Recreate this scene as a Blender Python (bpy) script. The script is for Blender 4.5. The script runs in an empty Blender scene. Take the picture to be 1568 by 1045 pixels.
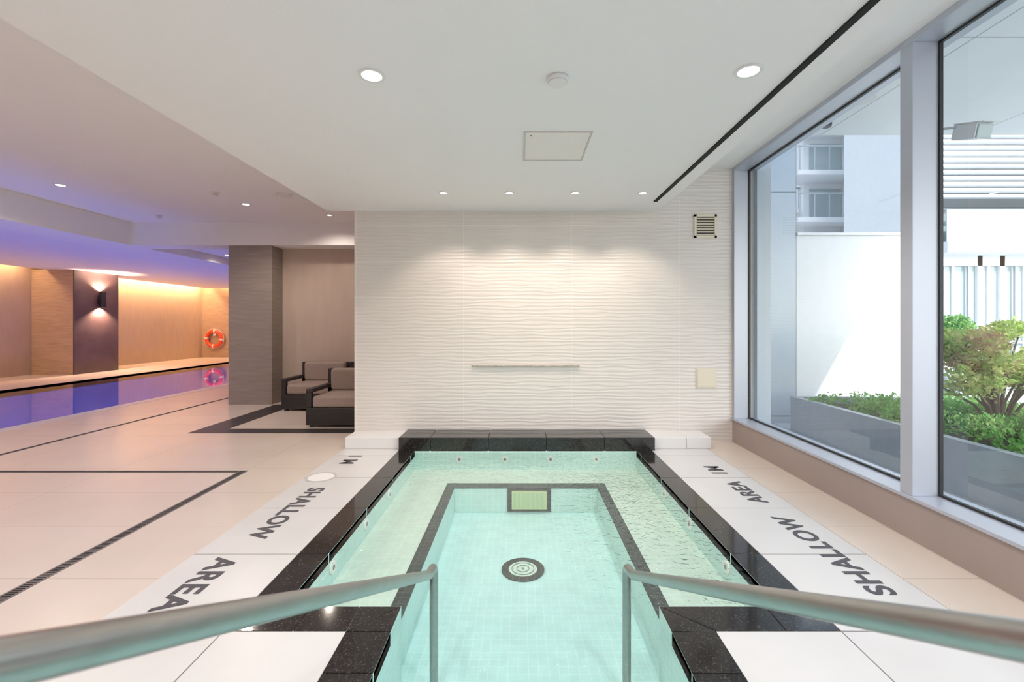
import bpy, bmesh, math, random
from mathutils import Vector, Matrix
random.seed(7)
C = bpy.context.scene.collection

# ------------------------------------------------------------------ helpers
def link(ob, parent=None):
    C.objects.link(ob)
    if parent is not None:
        ob.parent = parent
    return ob

def empty(name, loc=(0,0,0)):
    e = bpy.data.objects.new(name, None)
    e.empty_display_size = 0.1
    e.location = loc
    return link(e)

class MB:
    """mesh builder in parent-local coordinates"""
    def __init__(s): s.bm = bmesh.new(); s.mi = 0
    def box(s, x, y, z, mi=0):
        x0,x1=x; y0,y1=y; z0,z1=z
        v=[s.bm.verts.new(p) for p in ((x0,y0,z0),(x1,y0,z0),(x1,y1,z0),(x0,y1,z0),(x0,y0,z1),(x1,y0,z1),(x1,y1,z1),(x0,y1,z1))]
        for f in ((0,3,2,1),(4,5,6,7),(0,1,5,4),(1,2,6,5),(2,3,7,6),(3,0,4,7)):
            fc=s.bm.faces.new([v[i] for i in f]); fc.material_index=mi
        return s
    def quad(s, pts, mi=0):
        fc=s.bm.faces.new([s.bm.verts.new(p) for p in pts]); fc.material_index=mi
        return s
    def cyl(s, c, r, h, axis='Z', seg=32, mi=0, r2=None):
        r2 = r if r2 is None else r2
        a={'X':0,'Y':1,'Z':2}[axis]; b=(a+1)%3; d=(a+2)%3
        rings=[]
        for k,rr in ((-h/2,r),(h/2,r2)):
            ring=[]
            for i in range(seg):
                t=2*math.pi*i/seg; p=[0,0,0]
                p[a]=c[a]+k; p[b]=c[b]+rr*math.cos(t); p[d]=c[d]+rr*math.sin(t)
                ring.append(s.bm.verts.new(p))
            rings.append(ring)
        for i in range(seg):
            j=(i+1)%seg
            f=s.bm.faces.new((rings[0][i],rings[0][j],rings[1][j],rings[1][i])); f.material_index=mi; f.smooth=True
        f=s.bm.faces.new(rings[0][::-1]); f.material_index=mi
        f=s.bm.faces.new(rings[1]); f.material_index=mi
        return s
    def ring(s, c, R, r, axis='Z', seg=48, mi=0, h=None):
        """flat annulus with thickness h, profile rectangular"""
        a={'X':0,'Y':1,'Z':2}[axis]; b=(a+1)%3; d=(a+2)%3
        prof=[(r,-h/2),(R,-h/2),(R,h/2),(r,h/2)]
        rs=[]
        for i in range(seg):
            t=2*math.pi*i/seg; row=[]
            for rr,k in prof:
                p=[0,0,0]; p[a]=c[a]+k; p[b]=c[b]+rr*math.cos(t); p[d]=c[d]+rr*math.sin(t)
                row.append(s.bm.verts.new(p))
            rs.append(row)
        for i in range(seg):
            j=(i+1)%seg
            for k in range(4):
                l=(k+1)%4
                f=s.bm.faces.new((rs[i][k],rs[j][k],rs[j][l],rs[i][l])); f.material_index=mi
        return s
    def torus(s, c, R, r, axis='Y', seg=64, ps=16, mifn=lambda i:0):
        a={'X':0,'Y':1,'Z':2}[axis]; b=(a+1)%3; d=(a+2)%3
        rs=[]
        for i in range(seg):
            t=2*math.pi*i/seg; row=[]
            for k in range(ps):
                u=2*math.pi*k/ps; rr=R+r*math.cos(u); p=[0,0,0]
                p[a]=c[a]+r*math.sin(u); p[b]=c[b]+rr*math.cos(t); p[d]=c[d]+rr*math.sin(t)
                row.append(s.bm.verts.new(p))
            rs.append(row)
        for i in range(seg):
            j=(i+1)%seg
            for k in range(ps):
                l=(k+1)%ps
                f=s.bm.faces.new((rs[i][k],rs[j][k],rs[j][l],rs[i][l])); f.smooth=True; f.material_index=mifn(i)
        return s
    def done(s, name, mats, parent=None, bevel=0, seg=2, smooth=False, loc=None):
        me=bpy.data.meshes.new(name)
        bmesh.ops.recalc_face_normals(s.bm, faces=s.bm.faces)
        if smooth:
            for f in s.bm.faces: f.smooth=True
        s.bm.to_mesh(me); s.bm.free()
        if not isinstance(mats,(list,tuple)): mats=[mats]
        for m in mats: me.materials.append(m)
        ob=bpy.data.objects.new(name, me)
        if loc: ob.location=loc
        link(ob,parent)
        if bevel:
            b=ob.modifiers.new('bevel','BEVEL'); b.width=bevel; b.segments=seg; b.limit_method='ANGLE'
            b.harden_normals=False
        return ob

def tube(name, pts, r, mat, parent=None, res=12, radii=None):
    cu=bpy.data.curves.new(name,'CURVE'); cu.dimensions='3D'
    sp=cu.splines.new('POLY'); sp.points.add(len(pts)-1)
    for i,p in enumerate(pts):
        sp.points[i].co=(*p,1)
        if radii: sp.points[i].radius=radii[i]
    cu.bevel_depth=r; cu.bevel_resolution=res; cu.use_fill_caps=True
    sp.use_smooth=True
    cu.materials.append(mat)
    return link(bpy.data.objects.new(name,cu),parent)

def fillet(pts, rad, n=10):
    out=[Vector(pts[0])]
    for i in range(1,len(pts)-1):
        a,b,c=Vector(pts[i-1]),Vector(pts[i]),Vector(pts[i+1])
        u=(a-b).normalized(); v=(c-b).normalized()
        ang=u.angle(v); d=min(rad/math.tan(ang/2),(a-b).length*.45,(c-b).length*.45)
        rr=d*math.tan(ang/2)
        p0=b+u*d; p1=b+v*d
        cen=b+(u+v).normalized()*(rr/math.sin(ang/2))
        e0=p0-cen; e1=p1-cen; tot=e0.angle(e1); ax=e0.cross(e1).normalized()
        for k in range(n+1):
            out.append(cen+Matrix.Rotation(tot*k/n,3,ax)@e0)
    out.append(Vector(pts[-1]))
    return [tuple(p) for p in out]

# ------------------------------------------------------------------ materials
def newmat(name):
    m=bpy.data.materials.new(name); m.use_nodes=True
    nt=m.node_tree; nt.nodes.clear()
    out=nt.nodes.new('ShaderNodeOutputMaterial')
    return m,nt,out
def N(nt,t,**kw):
    n=nt.nodes.new(t)
    for k,v in kw.items():
        if hasattr(n,k) and k not in n.inputs: setattr(n,k,v)
        else: n.inputs[k].default_value=v
    return n
def col(c): return (c[0],c[1],c[2],1)
def coords(nt, axes='XYZ', scale=(1,1,1), loc=(0,0,0)):
    tc=nt.nodes.new('ShaderNodeTexCoord')
    sp=nt.nodes.new('ShaderNodeSeparateXYZ'); nt.links.new(tc.outputs['Object'],sp.inputs[0])
    cb=nt.nodes.new('ShaderNodeCombineXYZ')
    for i,a in enumerate(axes): nt.links.new(sp.outputs[a],cb.inputs[i])
    mp=nt.nodes.new('ShaderNodeMapping'); mp.inputs['Scale'].default_value=scale; mp.inputs['Location'].default_value=loc
    nt.links.new(cb.outputs[0],mp.inputs[0])
    return mp.outputs[0]
def pbr(name, c, rough=.5, metal=0, spec=.5, noise=0, nscale=8, bump=0, bscale=60, nstretch=(1,1,1), coat=0, emit=None, estr=0):
    m,nt,out=newmat(name)
    p=N(nt,'ShaderNodeBsdfPrincipled'); nt.links.new(p.outputs[0],out.inputs[0])
    p.inputs['Base Color'].default_value=col(c); p.inputs['Roughness'].default_value=rough
    p.inputs['Metallic'].default_value=metal; p.inputs['Specular IOR Level'].default_value=spec
    p.inputs['Coat Weight'].default_value=coat
    if emit: p.inputs['Emission Color'].default_value=col(emit); p.inputs['Emission Strength'].default_value=estr
    v=coords(nt,scale=nstretch)
    if noise:
        n=N(nt,'ShaderNodeTexNoise'); n.inputs['Scale'].default_value=nscale; n.inputs['Detail'].default_value=5
        nt.links.new(v,n.inputs['Vector'])
        r=N(nt,'ShaderNodeMapRange'); r.inputs['From Min'].default_value=.3; r.inputs['From Max'].default_value=.7
        r.inputs['To Min'].default_value=1-noise; r.inputs['To Max'].default_value=1+noise
        nt.links.new(n.outputs['Fac'],r.inputs['Value'])
        mx=N(nt,'ShaderNodeVectorMath',operation='SCALE'); mx.inputs[0].default_value=c
        nt.links.new(r.outputs[0],mx.inputs['Scale']); nt.links.new(mx.outputs[0],p.inputs['Base Color'])
    if bump:
        n=N(nt,'ShaderNodeTexNoise'); n.inputs['Scale'].default_value=bscale; n.inputs['Detail'].default_value=3
        nt.links.new(v,n.inputs['Vector'])
        b=N(nt,'ShaderNodeBump'); b.inputs['Strength'].default_value=bump; b.inputs['Distance'].default_value=.003
        nt.links.new(n.outputs['Fac'],b.inputs['Height']); nt.links.new(b.outputs[0],p.inputs['Normal'])
    return m
def granite(name):
    m,nt,out=newmat(name)
    p=N(nt,'ShaderNodeBsdfPrincipled'); nt.links.new(p.outputs[0],out.inputs[0])
    p.inputs['Roughness'].default_value=.08
    v=coords(nt)
    vo=N(nt,'ShaderNodeTexVoronoi'); vo.inputs['Scale'].default_value=190; nt.links.new(v,vo.inputs['Vector'])
    r=N(nt,'ShaderNodeValToRGB'); nt.links.new(vo.outputs['Color'],r.inputs[0])
    r.color_ramp.elements[0].position=.25; r.color_ramp.elements[0].color=(.010,.010,.011,1)
    r.color_ramp.elements[1].position=.97; r.color_ramp.elements[1].color=(.075,.068,.058,1)
    e=r.color_ramp.elements.new(.75); e.color=(.020,.018,.017,1)
    nt.links.new(r.outputs[0],p.inputs['Base Color'])
    return m
def tiled(name, c1, c2, joint, w, h, mortar=.0015, axes='XYZ', loc=(0,0,0), rough=.4, spec=.5, noise=.04, nscale=3, nstretch=(1,1,1), wave=False, bumpn=0, distort=0, offset=0, dscale=7):
    m,nt,out=newmat(name)
    p=N(nt,'ShaderNodeBsdfPrincipled'); nt.links.new(p.outputs[0],out.inputs[0])
    p.inputs['Roughness'].default_value=rough; p.inputs['Specular IOR Level'].default_value=spec
    v=coords(nt,axes,loc=loc)
    vb=v
    if distort:
        n0=N(nt,'ShaderNodeTexNoise'); n0.inputs['Scale'].default_value=dscale; nt.links.new(v,n0.inputs['Vector'])
        s0=N(nt,'ShaderNodeVectorMath',operation='SCALE'); s0.inputs['Scale'].default_value=distort
        nt.links.new(n0.outputs['Color'],s0.inputs[0])
        a0=N(nt,'ShaderNodeVectorMath',operation='ADD'); nt.links.new(v,a0.inputs[0]); nt.links.new(s0.outputs[0],a0.inputs[1]); vb=a0.outputs[0]
    b=N(nt,'ShaderNodeTexBrick'); b.offset=offset; b.offset_frequency=2; b.squash=1
    nt.links.new(vb,b.inputs['Vector'])
    b.inputs['Color1'].default_value=col(c1); b.inputs['Color2'].default_value=col(c2); b.inputs['Mortar'].default_value=col(joint)
    b.inputs['Scale'].default_value=1; b.inputs['Mortar Size'].default_value=mortar; b.inputs['Mortar Smooth'].default_value=0
    b.inputs['Brick Width'].default_value=w; b.inputs['Row Height'].default_value=h; b.inputs['Bias'].default_value=0
    n=N(nt,'ShaderNodeTexNoise'); n.inputs['Scale'].default_value=nscale; n.inputs['Detail'].default_value=6
    mp=nt.nodes.new('ShaderNodeMapping'); mp.inputs['Scale'].default_value=nstretch; nt.links.new(v,mp.inputs[0]); nt.links.new(mp.outputs[0],n.inputs['Vector'])
    r=N(nt,'ShaderNodeMapRange'); r.inputs['From Min'].default_value=.3; r.inputs['From Max'].default_value=.7
    r.inputs['To Min'].default_value=1-noise; r.inputs['To Max'].default_value=1+noise
    nt.links.new(n.outputs['Fac'],r.inputs['Value'])
    mx=N(nt,'ShaderNodeVectorMath',operation='SCALE'); nt.links.new(b.outputs['Color'],mx.inputs[0]); nt.links.new(r.outputs[0],mx.inputs['Scale'])
    nt.links.new(mx.outputs[0],p.inputs['Base Color'])
    last=None
    if wave:
        mp2=nt.nodes.new('ShaderNodeMapping'); mp2.inputs['Scale'].default_value=(.21,1,1); nt.links.new(v,mp2.inputs[0])
        w_=N(nt,'ShaderNodeTexWave',wave_type='BANDS',bands_direction='Y'); nt.links.new(mp2.outputs[0],w_.inputs['Vector'])
        w_.inputs['Scale'].default_value=7.8; w_.inputs['Distortion'].default_value=4.4; w_.inputs['Detail'].default_value=1.5; w_.inputs['Detail Scale'].default_value=1.8
        bp=N(nt,'ShaderNodeBump'); bp.inputs['Strength'].default_value=.46; bp.inputs['Distance'].default_value=.0055
        nt.links.new(w_.outputs['Fac'],bp.inputs['Height']); nt.links.new(bp.outputs[0],p.inputs['Normal'])
    elif bumpn:
        bp=N(nt,'ShaderNodeBump'); bp.inputs['Strength'].default_value=bumpn; bp.inputs['Distance'].default_value=.004
        nt.links.new(n.outputs['Fac'],bp.inputs['Height']); nt.links.new(bp.outputs[0],p.inputs['Normal'])
    return m
def schlick(nt, f0, normal=None):
    lw=N(nt,'ShaderNodeLayerWeight'); lw.inputs['Blend'].default_value=.5
    if normal is not None: nt.links.new(normal,lw.inputs['Normal'])
    pw=N(nt,'ShaderNodeMath',operation='POWER'); pw.inputs[1].default_value=5.0
    nt.links.new(lw.outputs['Facing'],pw.inputs[0])
    ma=N(nt,'ShaderNodeMath',operation='MULTIPLY_ADD'); ma.inputs[1].default_value=1-f0; ma.inputs[2].default_value=f0
    nt.links.new(pw.outputs[0],ma.inputs[0]); return ma.outputs[0]
def water(name, tint, ripple=.06, scale=5, refl=1.0, f0=.03, fine=0):
    m,nt,out=newmat(name)
    tr=N(nt,'ShaderNodeBsdfTransparent'); tr.inputs[0].default_value=col(tint)
    gl=N(nt,'ShaderNodeBsdfGlossy'); gl.inputs['Roughness'].default_value=.01; gl.inputs[0].default_value=(refl,refl,refl,1)
    mx=N(nt,'ShaderNodeMixShader')
    v=coords(nt)
    n=N(nt,'ShaderNodeTexNoise'); n.inputs['Scale'].default_value=scale; n.inputs['Detail'].default_value=2
    nt.links.new(v,n.inputs['Vector'])
    b=N(nt,'ShaderNodeBump'); b.inputs['Strength'].default_value=ripple; b.inputs['Distance'].default_value=.05
    nt.links.new(n.outputs['Fac'],b.inputs['Height'])
    last=b.outputs[0]
    if fine:
        # return-jet ripples are stronger along the right bench
        n2=N(nt,'ShaderNodeTexNoise'); n2.inputs['Scale'].default_value=26; n2.inputs['Detail'].default_value=1.5; n2.inputs['Distortion'].default_value=1.0
        nt.links.new(v,n2.inputs['Vector'])
        sp=nt.nodes.new('ShaderNodeSeparateXYZ'); nt.links.new(v,sp.inputs[0])
        mr=N(nt,'ShaderNodeMapRange'); mr.inputs['From Min'].default_value=.1; mr.inputs['From Max'].default_value=.85
        mr.inputs['To Min'].default_value=.22; mr.inputs['To Max'].default_value=1
        nt.links.new(sp.outputs[0],mr.inputs['Value'])
        mu=N(nt,'ShaderNodeMath',operation='MULTIPLY'); nt.links.new(n2.outputs['Fac'],mu.inputs[0]); nt.links.new(mr.outputs[0],mu.inputs[1])
        b2=N(nt,'ShaderNodeBump'); b2.inputs['Strength'].default_value=fine; b2.inputs['Distance'].default_value=.03
        nt.links.new(mu.outputs[0],b2.inputs['Height']); nt.links.new(last,b2.inputs['Normal']); last=b2.outputs[0]
    nt.links.new(last,gl.inputs['Normal'])
    nt.links.new(schlick(nt,f0,last),mx.inputs[0]); nt.links.new(tr.outputs[0],mx.inputs[1]); nt.links.new(gl.outputs[0],mx.inputs[2])
    nt.links.new(mx.outputs[0],out.inputs[0])
    return m
def glassmat(name, tint, ior=1.45):
    m,nt,out=newmat(name)
    tr=N(nt,'ShaderNodeBsdfTransparent'); tr.inputs[0].default_value=col(tint)
    gl=N(nt,'ShaderNodeBsdfGlossy'); gl.inputs['Roughness'].default_value=.0
    mx=N(nt,'ShaderNodeMixShader')
    nt.links.new(schlick(nt,.11),mx.inputs[0]); nt.links.new(tr.outputs[0],mx.inputs[1]); nt.links.new(gl.outputs[0],mx.inputs[2])
    nt.links.new(mx.outputs[0],out.inputs[0]); return m
def emis(name,c,s):
    m,nt,out=newmat(name); e=N(nt,'ShaderNodeEmission'); e.inputs[0].default_value=col(c); e.inputs[1].default_value=s
    nt.links.new(e.outputs[0],out.inputs[0]); return m

M={}
M['ceil']=pbr('ceiling_plaster',(.87,.855,.86),.85,spec=.2,bump=.4,bscale=70)
M['walltile']=tiled('wave_wall_tile',(.73,.68,.64),(.715,.665,.625),(.84,.80,.765),1.2,.4,.003,'XZY',loc=(.633,-.01,0),rough=.35,noise=.02,wave=True)
M['floor']=tiled('beige_floor_tile',(.71,.615,.535),(.69,.595,.515),(.50,.42,.35),1.2,.6,.0022,loc=(.05,.07,0),rough=.26,noise=.04,nscale=1.6)
M['white']=tiled('white_floor_tile',(.68,.675,.67),(.66,.655,.65),(.15,.14,.13),.60,.65,.003,loc=(1.26+.0,.02,0),rough=.3,noise=.03)
M['white_r']=tiled('white_floor_tile_right',(.68,.675,.67),(.66,.655,.65),(.15,.14,.13),.60,.65,.003,loc=(-1.36,.02,0),rough=.3,noise=.03)
M['black']=granite('black_granite')
M['blackmatt']=pbr('black_floor_tile',(.022,.020,.021),.45,noise=.4,nscale=60)
M['jointdark']=pbr('grout_grey',(.25,.25,.25),.7)
M['mosaic_b']=tiled('spa_mosaic_bench',(.62,.75,.65),(.60,.73,.63),(.70,.81,.73),.05,.05,.002,rough=.4,noise=.07,nscale=12,distort=.03,dscale=11)
M['mosaic_w']=tiled('spa_mosaic_well',(.51,.79,.775),(.49,.77,.755),(.61,.85,.84),.05,.05,.002,rough=.4,noise=.06,nscale=9,distort=.02,dscale=8)
M['mosaic_xz']=tiled('spa_mosaic_wall_back',(.62,.82,.75),(.60,.80,.74),(.72,.88,.84),.05,.05,.0025,'XZY',rough=.4,noise=.04,nscale=10)
M['mosaic_yz']=tiled('spa_mosaic_wall_side',(.55,.78,.72),(.53,.76,.71),(.66,.85,.80),.05,.05,.0025,'YZX',rough=.4,noise=.04,nscale=10)
M['blk_mosaic']=tiled('black_mosaic',(.02,.03,.03),(.03,.04,.04),(.08,.1,.1),.05,.05,.002,rough=.4,noise=.2,distort=.012)
M['spawater']=water('spa_water',(.92,.985,.975),.14,6,f0=.04,fine=.5)
M['poolwater']=water('pool_water',(.74,.80,.98),.02,3,f0=.02)
M['poolblue']=tiled('pool_blue_mosaic',(.16,.32,.70),(.15,.30,.66),(.2,.34,.72),.1,.1,.004,rough=.5)
M['alu']=pbr('anodised_aluminium',(.50,.53,.61),.42,metal=.4)
M['gasket']=pbr('black_gasket',(.01,.01,.012),.5)
M['kerb']=pbr('tan_kerb_panel',(.34,.275,.25),.45,noise=.05,nscale=2)
M['steel']=pbr('brushed_steel',(.36,.355,.34),.33,metal=1,noise=.06,nscale=40,nstretch=(1,.1,1))
M['glass']=glassmat('window_glass',(.78,.865,.92))
M['column']=pbr('striated_stone',(.27,.225,.20),.6,noise=.13,nscale=3,nstretch=(1,1,12),bump=.15,bscale=6)
M['column2']=pbr('striated_stone_tan',(.44,.31,.21),.55,noise=.16,nscale=3,nstretch=(1,1,14))
M['dark']=pbr('dark_panel',(.085,.052,.055),.4,noise=.2,nscale=3)
M['loungewall']=pbr('lounge_plaster',(.54,.43,.36),.8,noise=.05,nscale=2,nstretch=(4,4,1))
M['orange']=pbr('warm_hall_plaster',(.54,.41,.28),.8,noise=.05,nscale=2,nstretch=(4,4,1))
M['rattan']=pbr('black_rattan',(.018,.016,.017),.5,bump=.5,bscale=120)
M['cushion']=pbr('taupe_cushion',(.34,.26,.225),.9,noise=.06,nscale=30)
M['cream']=pbr('cream_plastic',(.76,.69,.54),.45)
M['whitep']=pbr('white_plastic',(.78,.77,.76),.4)
M['blackp']=pbr('black_metal',(.012,.012,.013),.4)
M['slot']=pbr('slot_black',(.004,.004,.004),.9)
M['lamp']=emis('lamp_glow',(1,.93,.82),16)
M['lampw']=emis('lamp_glow_warm',(1,.78,.5),14)
M['stone']=pbr('rough_travertine',(.50,.45,.38),.8,noise=.45,nscale=60,bump=1,bscale=50)
M['text']=pbr('lettering_grey',(.055,.055,.065),.5)
M['ring']=pbr('life_ring_orange',(.75,.07,.02),.45)
M['extgrey']=tiled('exterior_grey_panel',(.48,.55,.62),(.47,.54,.61),(.2,.23,.25),1.36,3.2,.008,'XZY',loc=(-2.58,0,0),rough=.3,noise=.02)
M['extwhite']=pbr('exterior_white_render',(.83,.845,.86),.7,noise=.02)
M['extsoffit']=tiled('exterior_soffit_panel',(.84,.87,.90),(.84,.87,.90),(.35,.4,.43),1.5,3.0,.006,rough=.4,noise=.02)
M['terrace']=tiled('terrace_paving',(.58,.59,.61),(.55,.56,.58),(.3,.3,.3),.6,.6,.004,rough=.6)
M['planter']=pbr('planter_grey_metal',(.42,.45,.49),.45,noise=.05)
M['soil']=pbr('soil',(.05,.035,.025),.9,noise=.4,nscale=30)
M['bark']=pbr('bark',(.12,.08,.055),.85,noise=.3,nscale=40)
M['extglass']=pbr('facade_glass',(.34,.42,.44),.05,spec=.8)
M['extshade']=pbr('louvre_gap_darkener',(.22,.25,.27),.6)  # dark tone for the gaps between louvre slats
def leafmat(name,c,c2):
    m,nt,out=newmat(name)
    oi=N(nt,'ShaderNodeTexNoise'); oi.inputs['Scale'].default_value=9; nt.links.new(coords(nt),oi.inputs['Vector'])
    mx=N(nt,'ShaderNodeMix',data_type='RGBA'); mx.inputs[6].default_value=col(c); mx.inputs[7].default_value=col(c2)
    r=N(nt,'ShaderNodeMapRange'); r.inputs['From Min'].default_value=.38; r.inputs['From Max'].default_value=.62
    nt.links.new(oi.outputs['Fac'],r.inputs['Value']); nt.links.new(r.outputs[0],mx.inputs[0])
    d=N(nt,'ShaderNodeBsdfDiffuse'); t=N(nt,'ShaderNodeBsdfTranslucent'); s=N(nt,'ShaderNodeMixShader'); s.inputs[0].default_value=.4
    nt.links.new(mx.outputs[2],d.inputs[0]); nt.links.new(mx.outputs[2],t.inputs[0]); nt.links.new(d.outputs[0],s.inputs[1]); nt.links.new(t.outputs[0],s.inputs[2])
    nt.links.new(s.outputs[0],out.inputs[0]); return m
M['leaf1']=leafmat('leaf_yellow_green',(.38,.58,.14),(.70,.70,.30))
M['leaf3']=leafmat('leaf_bronze',(.50,.32,.20),(.66,.58,.28))
M['leaf2']=leafmat('leaf_green',(.14,.38,.08),(.36,.60,.20))

# ------------------------------------------------------------------ room shell
XL,XR=-1.85,2.36
CEIL=2.57; HI=2.97
# floor : rectangles around the pools  (top at z=0)
F=MB()
def fr(x0,x1,y0,y1,mi=0,z0=-.15): F.box((x0,x1),(y0,y1),(z0,0),mi)
fr(-12.8,-10.3,-4,18.3); fr(-10.3,-6.5,-4,1.0); fr(-10.3,-6.5,17.3,18.3)
fr(-6.5,-4.77,-4,18.3); fr(-4.77,-1.85,-4,7.9)
fr(1.96,2.36,-4,5.07)
F.done('floor',[M['floor']])
W=MB()
W.box((-1.85,-1.26),(-4,5.07),(-.15,0)); W.box((-1.26,-.74),(-4,1.93),(-.15,0)); W.box((-.74,.05),(-4,.1),(-.15,0))
W.done('floor_white_paving',[M['white']])
W=MB()
W.box((1.36,1.96),(-4,5.07),(-.15,0)); W.box((.83,1.36),(-4,1.93),(-.15,0)); W.box((.05,.83),(-4,.1),(-.15,0))
W.done('floor_white_paving.001',[M['white_r']])

MB().box((-1.85,2.60),(5.07,5.30),(-.15,3.2)).done('wall_back',M['walltile'])
MB().box((-1.85,-1.62),(5.30,7.77),(-.15,3.2)).done('wall_side_lounge',M['loungewall'])
MB().box((-4.77,-1.62),(7.77,7.95),(-.15,3.2)).done('wall_lounge',M['loungewall'])
MB().box((-4.77,-4.55),(7.95,18.3),(-.15,3.2)).done('wall_hall_right',M['orange'])
MB().box((-13.0,-12.8),(-4,18.5),(-.15,3.2)).done('wall_left',M['orange'])
MB().box((-12.8,-4.55),(18.3,18.5),(-.15,3.2)).done('wall_hall_end',M['column2'])
MB().box((-13.0,2.60),(-4.2,-4.0),(-.15,3.2)).done('wall_rear',M['loungewall'])

def ceil(nm,*bs):
    c=MB()
    for b in bs: c.box(*b)
    c.done(nm,M['ceil'])
ceil('ceiling',((-2.15,1.53),(-4,5.07),(CEIL,3.25)))
ceil('ceiling.001',((-6.34,-2.15),(-4,7.40),(HI,3.25)))
ceil('ceiling.003',((-2.15,-1.85),(5.07,7.40),(HI,3.25)))
ceil('ceiling_beam',((-7.0,-6.34),(-4,18.3),(2.60,3.25)))
ceil('ceiling_beam.001',((-6.34,-1.85),(7.40,7.77),(2.60,3.25)))
ceil('ceiling_hall',((-12.40,-7.0),(-4,18.0),(2.75,3.25)))
ceil('ceiling_hall.001',((-6.34,-4.77),(7.77,18.0),(2.75,3.25)))
ceil('ceiling_cove',((-12.8,-12.40),(-4,18.3),(3.05,3.25)))
ceil('ceiling_cove.001',((-12.40,-4.77),(18.0,18.3),(3.05,3.25)))
ceil('ceiling.002',((1.53,2.60),(-4,5.07),(3.05,3.25)))
MB().box((1.362,1.396),(-4,4.66),(2.560,2.572)).done('trim_slot_diffuser',M['slot'])

# columns
MB().box((-4.77,-4.06),(7.43,7.77),(0,2.60)).done('column',M['column'],bevel=.004)
MB().box((-12.79,-11.7),(11.9,13.2),(0,2.75)).done('column.001',M['column2'],bevel=.004)
MB().box((-11.7,-11.66),(11.9,13.2),(0,2.75)).done('column_dark_panel',M['dark'])

# floor bands and drain lines
B=MB()
B.box((-4.0,-3.65),(5.46,7.43),(0,.002)); B.box((-3.65,-1.86),(5.46,5.70),(0,.002))
B.done('trim_black_floor_band',M['blackmatt'])
def grate(name, segs):
    g=MB()
    for (x0,x1,y0,y1) in segs:
        g.box((x0,x1),(y0,y1),(0,.002),0)
        if x1-x0>y1-y0:
            n=int((x1-x0)/.016)
            for i in range(n):
                a=x0+(i+.25)*(x1-x0)/n; g.box((a,a+.007),(y0+.012,y1-.012),(.002,.003),1)
        else:
            n=int((y1-y0)/.016)
            for i in range(n):
                a=y0+(i+.25)*(y1-y0)/n; g.box((x0+.012,x1-.012),(a,a+.007),(.002,.003),1)
    return g.done(name,[pbr(name+'_metal',(.17,.155,.145),.4,metal=.3),M['slot']])
grate('drain_channel',[(-2.495,-2.425,-1.5,4.06),(-6.3,-2.495,4.0,4.06)])
grate('drain_channel.001',[(-5.23,-5.17,1.0,16)])
MB().box((-6.5,-6.30),(1.0,17.3),(0,.003)).done('trim_pool_edge',M['white'])

# back ledge (white + black upstand)
L=MB()
L.box((-1.84,-1.262),(4.77,5.068),(0,.12)); L.box((1.392,1.74),(4.77,5.068),(0,.12)); L.box((1.743,2.0),(4.77,5.068),(0,.12))
L.done('stone_ledge',[M['whitep']],bevel=.006)
L=MB()
for i in range(-1,5):
    x0=-1.26+ (i)*.60+.33; x1=x0+.597
    x0=max(x0,-1.26); x1=min(x1,1.39)
    if x1-x0>.02: L.box((x0,x1),(4.70,5.068),(-.01,.135))
bk=L.done('spa_upstand',[M['black']],bevel=.005)

# ------------------------------------------------------------------ spa pool
spa=empty('spa_pool',(0,0,0))
cp=MB()
def run(y0,y1,x0,x1,step,off):
    y=y0
    while y<y1-.01:
        ye=min(y+step-(off if y==y0 else 0),y1); cp.box((x0,x1),(y,ye-.004),(-.06,.001)); y=ye
run(2.10,4.70,-1.26,-1.09,.64,.15); run(2.10,4.70,1.195,1.36,.64,.15)
run(.1,1.93,-.74,-.55,.6,.2); run(.1,1.93,.64,.83,.6,.2)
# front cross pieces
def runx(x0,x1,y0,y1,step):
    x=x0
    while x<x1-.01:
        xe=min(x+step,x1); cp.box((x,xe-.004),(y0,y1),(-.06,.001)); x=xe
runx(-1.26,-.74,1.93,2.10,.30); runx(.83,1.36,1.93,2.10,.30)
# mitred corners
def mitre(sx,xo,xi):
    for tri in (((xo,1.93),(xi,1.93),(xi,2.10)),((xo,1.936),(xi,2.10),(xo,2.10))):
        top=[cp.bm.verts.new((x,y,.001)) for x,y in tri]; bot=[cp.bm.verts.new((x,y,-.06)) for x,y in tri]
        cp.bm.faces.new(top); cp.bm.faces.new(bot[::-1])
        for i in range(3):
            j=(i+1)%3; cp.bm.faces.new((bot[i],bot[j],top[j],top[i]))
mitre(-1,-.74,-.552); mitre(1,.83,.642)
cp.done('coping',[M['black']],spa,bevel=.0025)
s=MB()
s.box((-1.259,-1.095),(2.1,4.7),(-.1,-.006)); s.box((1.20,1.359),(2.1,4.7),(-.1,-.006))
s.box((-1.259,-.555),(1.94,2.09),(-.1,-.006)); s.box((.645,1.359),(1.94,2.09),(-.1,-.006))
s.box((-.739,-.555),(.1,1.94),(-.1,-.006)); s.box((.645,.829),(.1,1.94),(-.1,-.006))
s.done('coping_grout',[M['jointdark']],spa)
# shell concrete underneath coping
BZ=-.20; WZ=-.42
s=MB()
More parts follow.
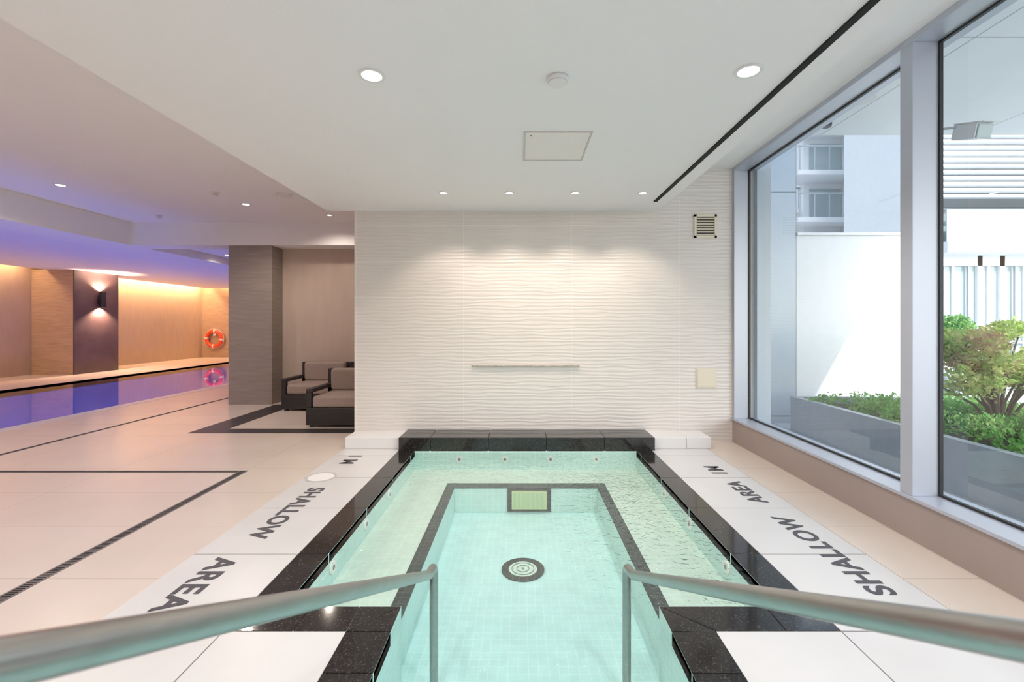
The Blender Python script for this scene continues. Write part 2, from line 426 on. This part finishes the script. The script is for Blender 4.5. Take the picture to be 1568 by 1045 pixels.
# outer walls
s.quad([(-1.09,4.70,-.0),( 1.195,4.70,-.0),(1.195,4.70,BZ),(-1.09,4.70,BZ)],0)
s.done('basin_wall_back',[M['mosaic_xz']],spa)
s=MB()
for x in (-1.09,1.195):
    s.quad([(x,2.10,-.0),(x,4.70,-.0),(x,4.70,BZ),(x,2.10,BZ)])
for x in (-.55,.64):
    s.quad([(x,.1,0),(x,2.10,0),(x,2.10,WZ),(x,.1,WZ)])
for x in (-.61,.71):
    s.quad([(x,2.10,BZ),(x,4.18,BZ),(x,4.18,WZ),(x,2.10,WZ)])
s.done('basin_wall_side',[M['mosaic_yz']],spa)
s=MB()
s.quad([(-1.09,2.10,0),(-.55,2.10,0),(-.55,2.10,WZ),(-1.09,2.10,WZ)]); s.quad([(.64,2.10,0),(1.195,2.10,0),(1.195,2.10,WZ),(.64,2.10,WZ)])
s.quad([(-.61,4.18,BZ),(.71,4.18,BZ),(.71,4.18,WZ),(-.61,4.18,WZ)]); 
s.done('basin_wall_cross',[M['mosaic_xz']],spa)
s=MB()
s.quad([(-1.09,2.10,BZ),(-.61,2.10,BZ),(-.61,4.70,BZ),(-1.09,4.70,BZ)]); s.quad([(.71,2.10,BZ),(1.195,2.10,BZ),(1.195,4.70,BZ),(.71,4.70,BZ)])
s.quad([(-.61,4.18,BZ),(.71,4.18,BZ),(.71,4.70,BZ),(-.61,4.70,BZ)])
s.done('bench',[M['mosaic_b']],spa)
s=MB(); s.quad([(-.61,.1,WZ),(.71,.1,WZ),(.71,4.18,WZ),(-.61,4.18,WZ)])
s.box((-.55,.64),(.1,.5),(WZ,-.12)); s.box((-.55,.64),(.5,.9),(WZ,-.22)); s.box((-.55,.64),(.9,1.3),(WZ,-.32))
s.done('well_floor',[M['mosaic_w']],spa)
s=MB()
s.box((-.69,-.605),(2.10,4.30),(BZ,BZ+.004)); s.box((.705,.79),(2.10,4.30),(BZ,BZ+.004)); s.box((-.69,.79),(4.175,4.30),(BZ,BZ+.0045))
s.done('black_edge_line',[M['blk_mosaic']],spa)
s=MB(); s.ring((.017,3.19,WZ+.006),.15,.10,'Z',48,0,.01); s.cyl((.017,3.19,WZ+.006),.099,.008,'Z',40,1)
s.ring((.017,3.19,WZ+.012),.080,.074,'Z',40,2,.004); s.ring((.017,3.19,WZ+.012),.045,.040,'Z',40,2,.004); s.cyl((.017,3.19,WZ+.012),.010,.006,'Z',12,2)
s.done('floor_drain',[M['blk_mosaic'],pbr('drain_cover',(.62,.74,.66),.5,noise=.15,nscale=60),pbr('drain_slot',(.22,.30,.27),.5)],spa)
s=MB()
s.box((-.12,.28),(4.168,4.178),(WZ+.01,BZ),0); s.box((-.08,.24),(4.155,4.17),(WZ+.035,BZ-.02),1)
for i in range(7): s.box((-.065+i*.042,-.045+i*.042),(4.15,4.156),(WZ+.05,BZ-.035),2)
s.done('inlet_grille',[M['blk_mosaic'],pbr('grille_yellow',(.62,.66,.36),.5),pbr('grille_green',(.48,.62,.38),.5)],spa)
s=MB()
for x in (-.63,-.16,.31,.78): s.cyl((x,4.695,-.085),.036,.012,'Y',24,0); s.cyl((x,4.688,-.085),.014,.006,'Y',14,1)
for y in (3.76,3.2,2.63):
    for x,sg in ((-1.085,1),(1.19,-1)): s.cyl((x,y,-.10),.038,.012,'X',24,0); s.cyl((x+sg*.007,y,-.10),.014,.004,'X',14,1)
s.done('jets',[pbr('jet_nozzle_white',(.86,.85,.80),.35),M['jointdark']],spa)
s=MB(); s.quad([(-1.09,2.10,-.012),(1.195,2.10,-.012),(1.195,4.70,-.012),(-1.09,4.70,-.012)])
s.quad([(-.55,.1,-.012),(.64,.1,-.012),(.64,2.10,-.012),(-.55,2.10,-.012)])
s.done('water',[M['spawater']],spa)

# ------------------------------------------------------------------ lap pool
lp=empty('swimming_pool')
s=MB()
x0,x1,y0,y1,zb=-10.3,-6.5,1.0,17.3,-1.25
s.quad([(x0,y0,zb),(x1,y0,zb),(x1,y1,zb),(x0,y1,zb)])
s.quad([(x0,y0,0),(x0,y1,0),(x0,y1,zb),(x0,y0,zb)]); s.quad([(x1,y0,0),(x1,y1,0),(x1,y1,zb),(x1,y0,zb)])
s.quad([(x0,y0,0),(x1,y0,0),(x1,y0,zb),(x0,y0,zb)]); s.quad([(x0,y1,0),(x1,y1,0),(x1,y1,zb),(x0,y1,zb)])
s.done('basin',[M['poolblue']],lp)
MB().quad([(x0,y0,-.03),(x1,y0,-.03),(x1,y1,-.03),(x0,y1,-.03)]).done('water',[M['poolwater']],lp)
for i,y in enumerate((3.0,5.0,7.0,9.0,11.0,13.0,15.5)):
    x=-6.75
    ld=bpy.data.lights.new('pool_lamp','POINT'); ld.energy=30; ld.color=(.34,.38,1.0); ld.shadow_soft_size=.1
    lo=bpy.data.objects.new('underwater_lamp_%d'%i,ld); lo.location=(x,y,-.6); link(lo,lp)
    MB().cyl((-6.515,y,-.6),.13,.03,'X',24).done('lamp_housing_%d'%i,M['whitep'],lp)

# ------------------------------------------------------------------ handrails
def handrail(name,x):
    e=empty(name,(x,0,0))
    slope=.508
    ye,ze=2.10,.150
    pts=[(0,-.16,0.0),(0,-.16,1.16),(0,.05,ze+slope*(ye-.05)),(0,ye-.12,ze+slope*.12),(0,ye,ze+.035),(0,ye,WZ)]
    tube('rail',fillet(pts,.045),.0195,M['steel'],e)
    MB().cyl((0,-.16,.004),.045,.008,'Z',32).done('flange_top',M['steel'],e)
    MB().cyl((0,ye,WZ+.006),.045,.012,'Z',32).done('flange_pool',M['steel'],e)
handrail('handrail',-.40); handrail('handrail.001',.49)

# ------------------------------------------------------------------ lettering
def lettering(txt,size,x,y,rot,parent):
    cu=bpy.data.curves.new(txt,'FONT'); cu.body=txt; cu.size=size; cu.align_x='CENTER'; cu.align_y='CENTER'
    cu.extrude=.0005; cu.offset=.0045; cu.space_character=1.08
    cu.materials.append(M['text'])
    o=bpy.data.objects.new('letters_'+txt.lower(),cu); o.location=(x,y,.0022); o.rotation_euler=(0,0,rot); link(o,parent)
ea=empty('floor_lettering'); eb=empty('floor_lettering.001'); ec=empty('floor_lettering.002')
r1=-math.pi/2; r2=math.pi/2
lettering('1 M',.185,-1.64,4.40,r1,ea); lettering('SHALLOW',.175,-1.62,3.20,r1,ea); lettering('AREA',.185,-1.63,2.30,r1,ea)
lettering('1M',.185,1.755,4.07,r2,eb); lettering('AREA',.175,1.76,3.55,r2,eb); lettering('SHALLOW',.18,1.765,2.63,r2,eb)
lettering('DEPTH',.15,-6.4,7.9,r1,ec); lettering('1.2M',.15,-6.4,6.9,r1,ec)
s=MB(); s.cyl((-1.70,3.88,.002),.105,.005,'Z',40,0); s.ring((-1.70,3.88,.003),.125,.108,'Z',48,1,.005)
s.done('skimmer_cover',[pbr('skimmer_white',(.90,.90,.89),.35),pbr('skimmer_ring',(.55,.53,.50),.4)])

# ------------------------------------------------------------------ wall fittings
s=MB()  # vent
s.box((1.93,1.955),(5.05,5.07),(2.27,2.53)); s.box((2.155,2.18),(5.05,5.07),(2.27,2.53)); s.box((1.93,2.18),(5.05,5.07),(2.27,2.295)); s.box((1.93,2.18),(5.05,5.07),(2.505,2.53))
s.box((1.955,2.155),(5.064,5.07),(2.295,2.505),1)
for i in range(7):
    z=2.298+i*.0295
    s.quad([(1.955,5.052,z),(2.155,5.052,z),(2.155,5.062,z+.020),(1.955,5.062,z+.020)])
s.done('wall_vent',[M['cream'],M['slot']])
s=MB(); s.box((1.955,2.175),(5.055,5.07),(.60,.815)); s.box((1.965,2.165),(5.050,5.056),(.61,.805))
s.done('wall_access_panel',[M['cream']],bevel=.003)
# rough stone grab ledge
s=MB(); n=60; xa,xb=-.545,.655
for i in range(n):
    a=xa+(xb-xa)*i/n; b=xa+(xb-xa)*(i+1)/n
    s.box((a,b),(5.045-random.random()*.012,5.07),(.842+random.random()*.004,.853+random.random()*.004))
s.done('grab_ledge',[M['stone']])

# ------------------------------------------------------------------ ceiling fittings
def spot(parent,loc,power,colr,ang,blend=.6,size=.04,rot=(0,0,0)):
    ld=bpy.data.lights.new('lamp','SPOT'); ld.energy=power; ld.color=colr; ld.spot_size=math.radians(ang); ld.spot_blend=blend; ld.shadow_soft_size=size
    lo=bpy.data.objects.new('lamp',ld); lo.location=loc; lo.rotation_euler=rot; link(lo,parent)
WARM=(1,.84,.70); NEU=(1,.945,.915)
cnt=[0]
def downlight(x,y,z,r=.045,power=60,colr=NEU,ang=150,tilt=0):
    e=empty('downlight' if cnt[0]==0 else 'downlight.%03d'%cnt[0],(x,y,z)); cnt[0]+=1
    MB().ring((0,0,-.003),r*1.35,r,'Z',40,0,.006).done('trim_ring',M['whitep'],e)
    MB().cyl((0,0,-.0015),r*.98,.002,'Z',32).done('lens',M['lamp'],e)
    spot(e,(0,0,-.03),power,colr,ang,size=r,rot=(math.radians(tilt),0,0))
for x,y in ((-.755,2.31),(1.137,2.27)): downlight(x,y,CEIL,.05,85,NEU,150)
for x,pw in ((-.738,29),(-.106,35),(.525,35),(1.17,29)): downlight(x,4.36,CEIL,.034,pw,WARM,100,16)
for x,y in ((-.755,.3),(1.137,.3),(-.755,-1.8),(1.137,-1.8)): downlight(x,y,CEIL,.05,72,NEU,150)
downlight(-5.48,5.42,HI,.045,48,WARM); downlight(-3.79,6.28,HI,.045,58,WARM)
for x,y in ((-5.4,3.0),(-3.8,3.0),(-3.8,.5),(-5.4,.5),(-3.8,-2)): downlight(x,y,HI,.045,58,WARM)
downlight(-6.06,9.4,2.75,.045,25,WARM); downlight(-6.06,13.4,2.75,.045,25,WARM)
downlight(-2.9,6.9,HI,.03,22,WARM)

s=MB(); s.cyl((0,0,-.012),.055,.024,'Z',40); s.cyl((0,0,-.028),.045,.01,'Z',40,r2=.05)
s.done('smoke_detector',M['whitep'],loc=(.19,2.335,CEIL))
s=MB(); s.cyl((0,0,-.006),.10,.012,'Z',40); s.ring((0,0,-.012),.085,.078,'Z',40,0,.006)
s.done('ceiling_speaker',M['whitep'],loc=(-3.02,5.81,HI))
for i,(x,y) in enumerate(((-3.83,5.72),(-5.5,6.93))):
    s=MB(); s.cyl((0,0,-.005),.05,.01,'Z',32); s.cyl((0,0,-.025),.022,.03,'Z',20); s.cyl((0,0,-.043),.035,.006,'Z',24)
    s.done('sprinkler' if i==0 else 'sprinkler.001',M['whitep'],loc=(x,y,HI))
s=MB()
s.box((.02,.475),(2.98,2.992),(-.006,0)); s.box((.02,.475),(3.488,3.50),(-.006,0)); s.box((.02,.032),(2.992,3.488),(-.006,0)); s.box((.463,.475),(2.992,3.488),(-.006,0))
s.box((.034,.461),(2.994,3.486),(-.003,0),1); s.cyl((.07,3.04,-.004),.006,.004,'Z',12,2)
s.done('ceiling_access_hatch',[pbr('hatch_frame',(.60,.56,.52),.5),pbr('hatch_panel',(.84,.80,.78),.7),M['blackp']],loc=(0,0,CEIL))

# ------------------------------------------------------------------ window wall
K=MB(); K.box((2.36,2.62),(-4,5.07),(-.15,.245)); K.done('wall_right_kerb',M['kerb'])
T=MB(); T.box((2.345,2.62),(-4,5.07),(.246,.268)); T.box((2.36,2.62),(-4,5.07),(3.01,3.05)); T.done('trim_window_sill_head',M['alu'],bevel=.003)
MB().box((2.60,2.75),(5.0,6.5),(-.1,3.2)).done('wall_right_exterior',M['extgrey'])
mull=[(5.025,5.07),(2.74,2.83),(.45,.54),(-1.84,-1.75),(-4.0,-3.95)]
for i in range(4):
    far=mull[i]; near=mull[i+1]
    e=empty('window_%d'%(i+1),(2.36,0,0))
    ya,yb=near[1],far[0]
    s=MB(); s.box((0,.17),(far[0],far[1]),(.268,3.01))
    if i==3: s.box((0,.17),(near[0],near[1]),(.268,3.01))
    s.done('frame_post',M['alu'],e,bevel=.002)
    s=MB()
    s.box((.155,.175),(ya,ya+.012),(.268,3.01)); s.box((.155,.175),(yb-.012,yb),(.268,3.01))
    s.box((.155,.175),(ya+.012,yb-.012),(.268,.282)); s.box((.155,.175),(ya+.012,yb-.012),(2.996,3.01))
    s.done('gasket',M['gasket'],e)
    s=MB(); s.quad([(.168,ya+.01,.28),(.168,yb-.01,.28),(.168,yb-.01,3.0),(.168,ya+.01,3.0)]); s.done('glass_pane',M['glass'],e)

# ------------------------------------------------------------------ armchairs
def armchair(name,x,y):
    e=empty(name,(x,y,0)); w=.84; d=.74
    s=MB()
    s.box((0,w),(0,d),(.03,.25))                       # base
    s.box((0,.07),(0,.07),(.25,.44)); s.box((w-.07,w),(0,.07),(.25,.44))
    s.box((0,.07),(d-.08,d),(.25,.44)); s.box((w-.07,w),(d-.08,d),(.25,.44))
    s.box((0,.085),(0,d),(.44,.49)); s.box((w-.085,w),(0,d),(.44,.49))   # arm slabs
    s.box((0,w),(d-.08,d),(.25,.69))                   # back
    for a in (.03,w-.08):
        for b in (.03,d-.08): s.box((a,a+.05),(b,b+.05),(0,.03))
    s.done('frame',M['rattan'],e,bevel=.008)
    s=MB(); s.box((.075,w-.075),(.005,d-.085),(.25,.395)); o=s.done('seat_cushion',M['cushion'],e,bevel=.035,seg=4)
    s=MB(); s.box((.09,w-.09),(d-.21,d-.082),(.395,.70)); o=s.done('back_cushion',M['cushion'],e,bevel=.04,seg=4)
armchair('armchair',-3.61,6.86); armchair('armchair.001',-2.72,5.76)

# ------------------------------------------------------------------ hall fittings
e=empty('wall_sconce',(-11.66,12.6,2.0))
s=MB(); s.box((0,.03),(-.05,.05),(-.12,.12)); s.ring((.10,0,0),.075,.068,'Z',32,0,.42); s.cyl((.10,0,0),.068,.02,'Z',32); s.done('body',M['blackp'],e)
MB().cyl((.10,0,.09),.06,.01,'Z',24).cyl((.10,0,-.09),.06,.01,'Z',24).done('lens',M['lampw'],e)
spot(e,(.10,0,.20),260,(1,.64,.42),130,rot=(math.pi,0,0)); spot(e,(.10,0,-.20),260,(1,.64,.42),130)
e=empty('life_ring',(-12.25,18.26,.75))
MB().torus((0,-.06,0),.30,.075,'Y',64,16,lambda i:1 if (i%16) in (0,1) else 0).done('ring',[M['ring'],M['whitep']],e)
MB().box((-.06,.06),(-.04,.03),(.12,.36)).done('bracket',M['whitep'],e)
rp=[(.39*math.cos(t)+0*t,-.06,.39*math.sin(t)+.01*math.sin(4*t)) for t in [2*math.pi*k/48 for k in range(49)]]
tube('rope',rp,.008,M['whitep'],e)
def area(name,loc,sx,sy,power,colr,rot=(0,0,0)):
    e=empty(name,loc)
    MB().box((-sx/2,sx/2),(-sy/2,sy/2),(.012,.03)).done('housing',M['whitep'],e)
    ld=bpy.data.lights.new(name,'AREA'); ld.shape='RECTANGLE'; ld.size=sx; ld.size_y=sy; ld.energy=power; ld.color=colr
    o=bpy.data.objects.new('tube',ld); o.rotation_euler=rot; link(o,e)
OR=(1,.59,.30)
area('cove_light',(-12.6,4.9,2.95),.15,13.4,175,OR)
area('cove_light.001',(-12.6,15.8,2.95),.15,4.6,145,OR)
area('cove_light.002',(-8.6,18.15,2.95),7.0,.15,65,OR)

# ------------------------------------------------------------------ exterior
MB().box((2.62,40),(-10,40),(-.3,-.1)).done('terrace_ground',M['terrace'])
MB().box((2.60,5.85),(-8,4.55),(3.2,9)).done('soffit_and_shadow_block',M['extsoffit'])  # visible soffit; unseen block above it added to complete the shadow on the walls
MB().box((2.75,3.94),(6.5,6.7),(-.1,6)).done('exterior_wall_grey',M['extgrey'])
s=MB(); s.box((3.94,5.75),(6.5,6.7),(-.1,2.58)); s.box((3.94,5.78),(6.47,6.73),(2.58,2.62)); s.done('exterior_wall_white',M['extwhite'],bevel=.006)
P=MB(); P.box((3.6,3.68),(1.0,6.07),(-.1,.35)); P.box((5.72,5.8),(1.0,6.07),(-.1,.35)); P.box((3.68,5.72),(1.0,1.08),(-.1,.35)); P.box((3.68,5.72),(5.99,6.07),(-.1,.35))
P.box((3.68,5.72),(1.08,5.99),(-.1,.26),1)
P.done('planter',[M['planter'],M['soil']])
def leaves(bm,c,r,n,size,mi=0):
    for _ in range(n):
        while True:
            p=Vector((random.uniform(-1,1),random.uniform(-1,1),random.uniform(-1,1)))
            if .35<p.length<1: break
        p=Vector((p.x*r[0],p.y*r[1],p.z*r[2]))+Vector(c)
        d=Vector((random.uniform(-1,1),random.uniform(-1,1),random.uniform(-.4,1))).normalized()
        q=d.cross(Vector((random.uniform(-1,1),random.uniform(-1,1),random.uniform(-1,1)))).normalized()
        L=size*random.uniform(.7,1.3); wd=L*.28; nn=d.cross(q)*L*.12
        a=bm.verts.new(p); b=bm.verts.new(p+d*L*.5+q*wd+nn); t=bm.verts.new(p+d*L); c2=bm.verts.new(p+d*L*.5-q*wd+nn)
        f=bm.faces.new((a,b,t,c2)); f.material_index=mi
def shrub(name,base,h,mats,clusters,n=260,size=.07):
    e=empty(name,base)
    s=MB()
    for k,(cx,cy,cz,r) in enumerate(clusters):
        leaves(s.bm,(cx,cy,cz),(r,r,r*.75),n,size,1 if k%8==1 else 0)
    me=bpy.data.meshes.new('foliage'); s.bm.to_mesh(me); s.bm.free()
    for m_ in mats: me.materials.append(m_)
    link(bpy.data.objects.new('foliage',me),e)
    for i,(cx,cy,cz,r) in enumerate(clusters):
        m=(cx*.35+random.uniform(-.03,.03),cy*.35,cz*.5)
        tube('stem_%d'%i,[(cx*.05,cy*.05,0),m,(cx*.9,cy*.9,cz)],.014,M['bark'],e,4,[1.2,.9,.4])
cl=[(random.uniform(-.55,.6),random.uniform(-.4,.4),random.uniform(.36,.92),random.uniform(.10,.18)) for _ in range(34)]+[(.1,0,1.0,.13),(.35,.1,.98,.14)]
shrub('shrub',(4.78,4.55,.26),1.1,[M['leaf1'],M['leaf3']],cl,130,.065)
cl=[(random.uniform(-.35,.35),random.uniform(-.3,.3),random.uniform(.4,.9),random.uniform(.13,.2)) for _ in range(12)]
shrub('shrub.001',(5.2,3.6,.26),1.0,[M['leaf1'],M['leaf3']],cl,150,.07)
s=MB()
for i in range(190):
    x=random.uniform(3.78,5.62); y=random.uniform(1.2,5.85)
    leaves(s.bm,(x,y,.31+random.uniform(0,.06)),(.16,.16,.09),85,.05)
me=bpy.data.meshes.new('ground_cover_plants'); s.bm.to_mesh(me); s.bm.free(); me.materials.append(M['leaf2']); link(bpy.data.objects.new('ground_cover_plants',me))
# topiary ball behind
e=empty('topiary_ball',(8.2,8.6,-.1))
s=MB(); leaves(s.bm,(0,0,1.28),(.30,.30,.30),2600,.06); me=bpy.data.meshes.new('foliage'); s.bm.to_mesh(me); s.bm.free(); me.materials.append(M['leaf2']); link(bpy.data.objects.new('foliage',me),e)
MB().cyl((0,0,.25),.2,.5,'Z',28,r2=.26).cyl((0,0,.8),.025,.7,'Z',12).done('pot',M['planter'],e)

# courtyard facade with glazed doors, balcony and louvres
e=empty('courtyard_building',(0,0,-.1))
s=MB()
s.box((9.95,20),(11.3,14),(0,9)); s.box((9.95,20),(10.6,11.3),(3.1,3.35)); s.box((9.95,20),(10.6,11.3),(6.2,6.5))
for x in (9.95,11.2,11.75,13.1,14.7): s.box((x,x+.12),(11.15,11.3),(0,3.1))
s.box((9.95,20),(11.15,11.3),(0,.12)); s.box((9.95,20),(11.15,11.3),(2.85,3.1))
for x in (10.6,11.48,12.35,13.9): s.box((x,x+.06),(11.18,11.3),(.12,2.85))
s.box((9.95,20),(11.2,11.3),(1.35,1.40))
s.done('facade',M['extwhite'],e)
s=MB(); s.box((10.07,20),(11.22,11.26),(.12,2.85)); s.box((9.95,20),(10.62,10.64),(3.35,4.1)); s.box((9.95,20),(11.25,11.29),(3.4,4.3)); s.done('glazing',M['extglass'],e)
MB().box((9.95,20),(11.2,11.29),(4.3,6.2)).done('louvre_gap_darkener',M['extshade'],e)  # dark panel added behind the louvres so the gaps between them read dark
s=MB()
for i in range(14): s.box((9.7,20),(10.45,10.62),(4.35+i*.14,4.41+i*.14))
s.done('louvres',M['extwhite'],e)
s=MB()
for x in (10.35,10.95,12.1,12.7): s.box((x,x+.035),(11.13,11.18),(.12,2.85))
for z in (.95,): s.box((10.07,13.1),(11.13,11.18),(z,z+.05))
s.done('door_frames',M['planter'],e)
# distant white apartment block with stepped balconies
e=empty('apartment_building',(0,0,-.1))
s=MB(); s.box((7,10.2),(17.5,24),(0,5.6)); s.box((10.2,14.5),(16.4,24),(0,9.5))
for z in (3.3,4.9,6.5,8.1):
    s.box((9.4,13.6),(15.4,16.6),(z,z+.16)); s.box((11.55,11.67),(15.5,16.4),(z,z+1.6))
for z in (3.6,5.5): s.box((6.6,10.2),(16.6,17.6),(z,z+.14))
s.box((3.0,8.6),(19,24),(0,4.2))
s.done('block',M['extwhite'],e)
s=MB()
for z in (3.6,5.2,6.8,8.3):
    s.box((10.4,11.5),(16.34,16.41),(z,z+1.1)); s.box((11.8,13.3),(16.34,16.41),(z,z+1.1))
s.box((7.4,8.4),(17.44,17.51),(3.8,5.0)); s.box((8.8,9.9),(17.44,17.51),(3.8,5.0)); s.done('windows',M['extglass'],e)
s=MB()
for z in (3.46,5.06,6.66):
    for k in range(9): 
        x=9.45+.5*k; s.box((x,x+.03),(15.4,15.43),(z,z+.8))
    s.box((9.4,13.6),(15.4,15.44),(z+.78,z+.84))
for k in range(8):
    x=6.65+.5*k; s.box((x,x+.03),(16.62,16.65),(5.64,6.4))
s.box((6.6,10.2),(16.62,16.66),(6.38,6.44)); s.done('railing',M['planter'],e)

# exterior fittings
e=empty('floodlight',(3.3,3.4,3.2))
tube('bracket',[(-.17,.05,0),(-.17,.05,-.42),(-.02,0,-.42)],.010,M['planter'],e,6)
s=MB(); s.box((-.10,.10),(-.07,.07),(-.05,.06)); s.box((-.09,.09),(-.08,-.07),(-.045,.05),1); s.box((-.11,.11),(-.11,.07),(.06,.068))
o_=s.done('body',[M['whitep'],M['extglass']],e,bevel=.006,loc=(.07,0,-.46)); o_.rotation_euler=(math.radians(15),math.radians(-8),math.radians(20))
MB().cyl((-.19,.05,-.46),.03,.08,'Z',20).done('knuckle',M['planter'],e)
s=MB(); s.cyl((0,0,-.03),.045,.06,'Z',24); s.cyl((0,0,-.075),.035,.03,'Z',24,1,r2=.042); s.done('dome_camera',[M['whitep'],M['blackp']],loc=(2.80,4.16,3.2))
MB().cyl((0,0,-.01),.10,.02,'Z',32).cyl((0,0,-.022),.085,.006,'Z',32).done('soffit_light',M['whitep'],loc=(2.85,3.8,3.2))

# ------------------------------------------------------------------ light: sun and sky
sd=bpy.data.lights.new('sun','SUN'); sd.energy=4.5; sd.angle=.01; sd.color=(1,.97,.92)
so=bpy.data.objects.new('sun',sd); link(so); d=Vector((-.56,1.6,-1.0)).normalized()
so.rotation_euler=d.to_track_quat('-Z','Y').to_euler(); so.location=(12,-20,20)
w=bpy.data.worlds.new('World'); bpy.context.scene.world=w; w.use_nodes=True
nt=w.node_tree; nt.nodes.clear()
o=nt.nodes.new('ShaderNodeOutputWorld'); b=nt.nodes.new('ShaderNodeBackground'); sk=nt.nodes.new('ShaderNodeTexSky')
sk.sky_type='NISHITA'; sk.sun_disc=False; sk.sun_elevation=math.radians(32); sk.sun_rotation=math.radians(160); sk.dust_density=2.0; sk.air_density=1
hs=nt.nodes.new('ShaderNodeHueSaturation'); hs.inputs['Saturation'].default_value=.55
nt.links.new(sk.outputs[0],hs.inputs['Color']); nt.links.new(hs.outputs[0],b.inputs[0]); nt.links.new(b.outputs[0],o.inputs[0]); b.inputs[1].default_value=.46

# ------------------------------------------------------------------ camera
cd=bpy.data.cameras.new('camera'); cd.sensor_width=36; cd.lens=16.0; cd.shift_x=-.0083; cd.shift_y=-.0156; cd.clip_start=.03; cd.clip_end=200
cd.dof.use_dof=True; cd.dof.focus_distance=4.0; cd.dof.aperture_fstop=5.0
co=bpy.data.objects.new('camera',cd); co.location=(0,0,1.30); co.rotation_euler=(math.pi/2,0,0); link(co)
sc=bpy.context.scene; sc.camera=co
sc.view_settings.view_transform='Standard'; sc.view_settings.look='None'; sc.view_settings.exposure=-0.03; sc.view_settings.gamma=1.1
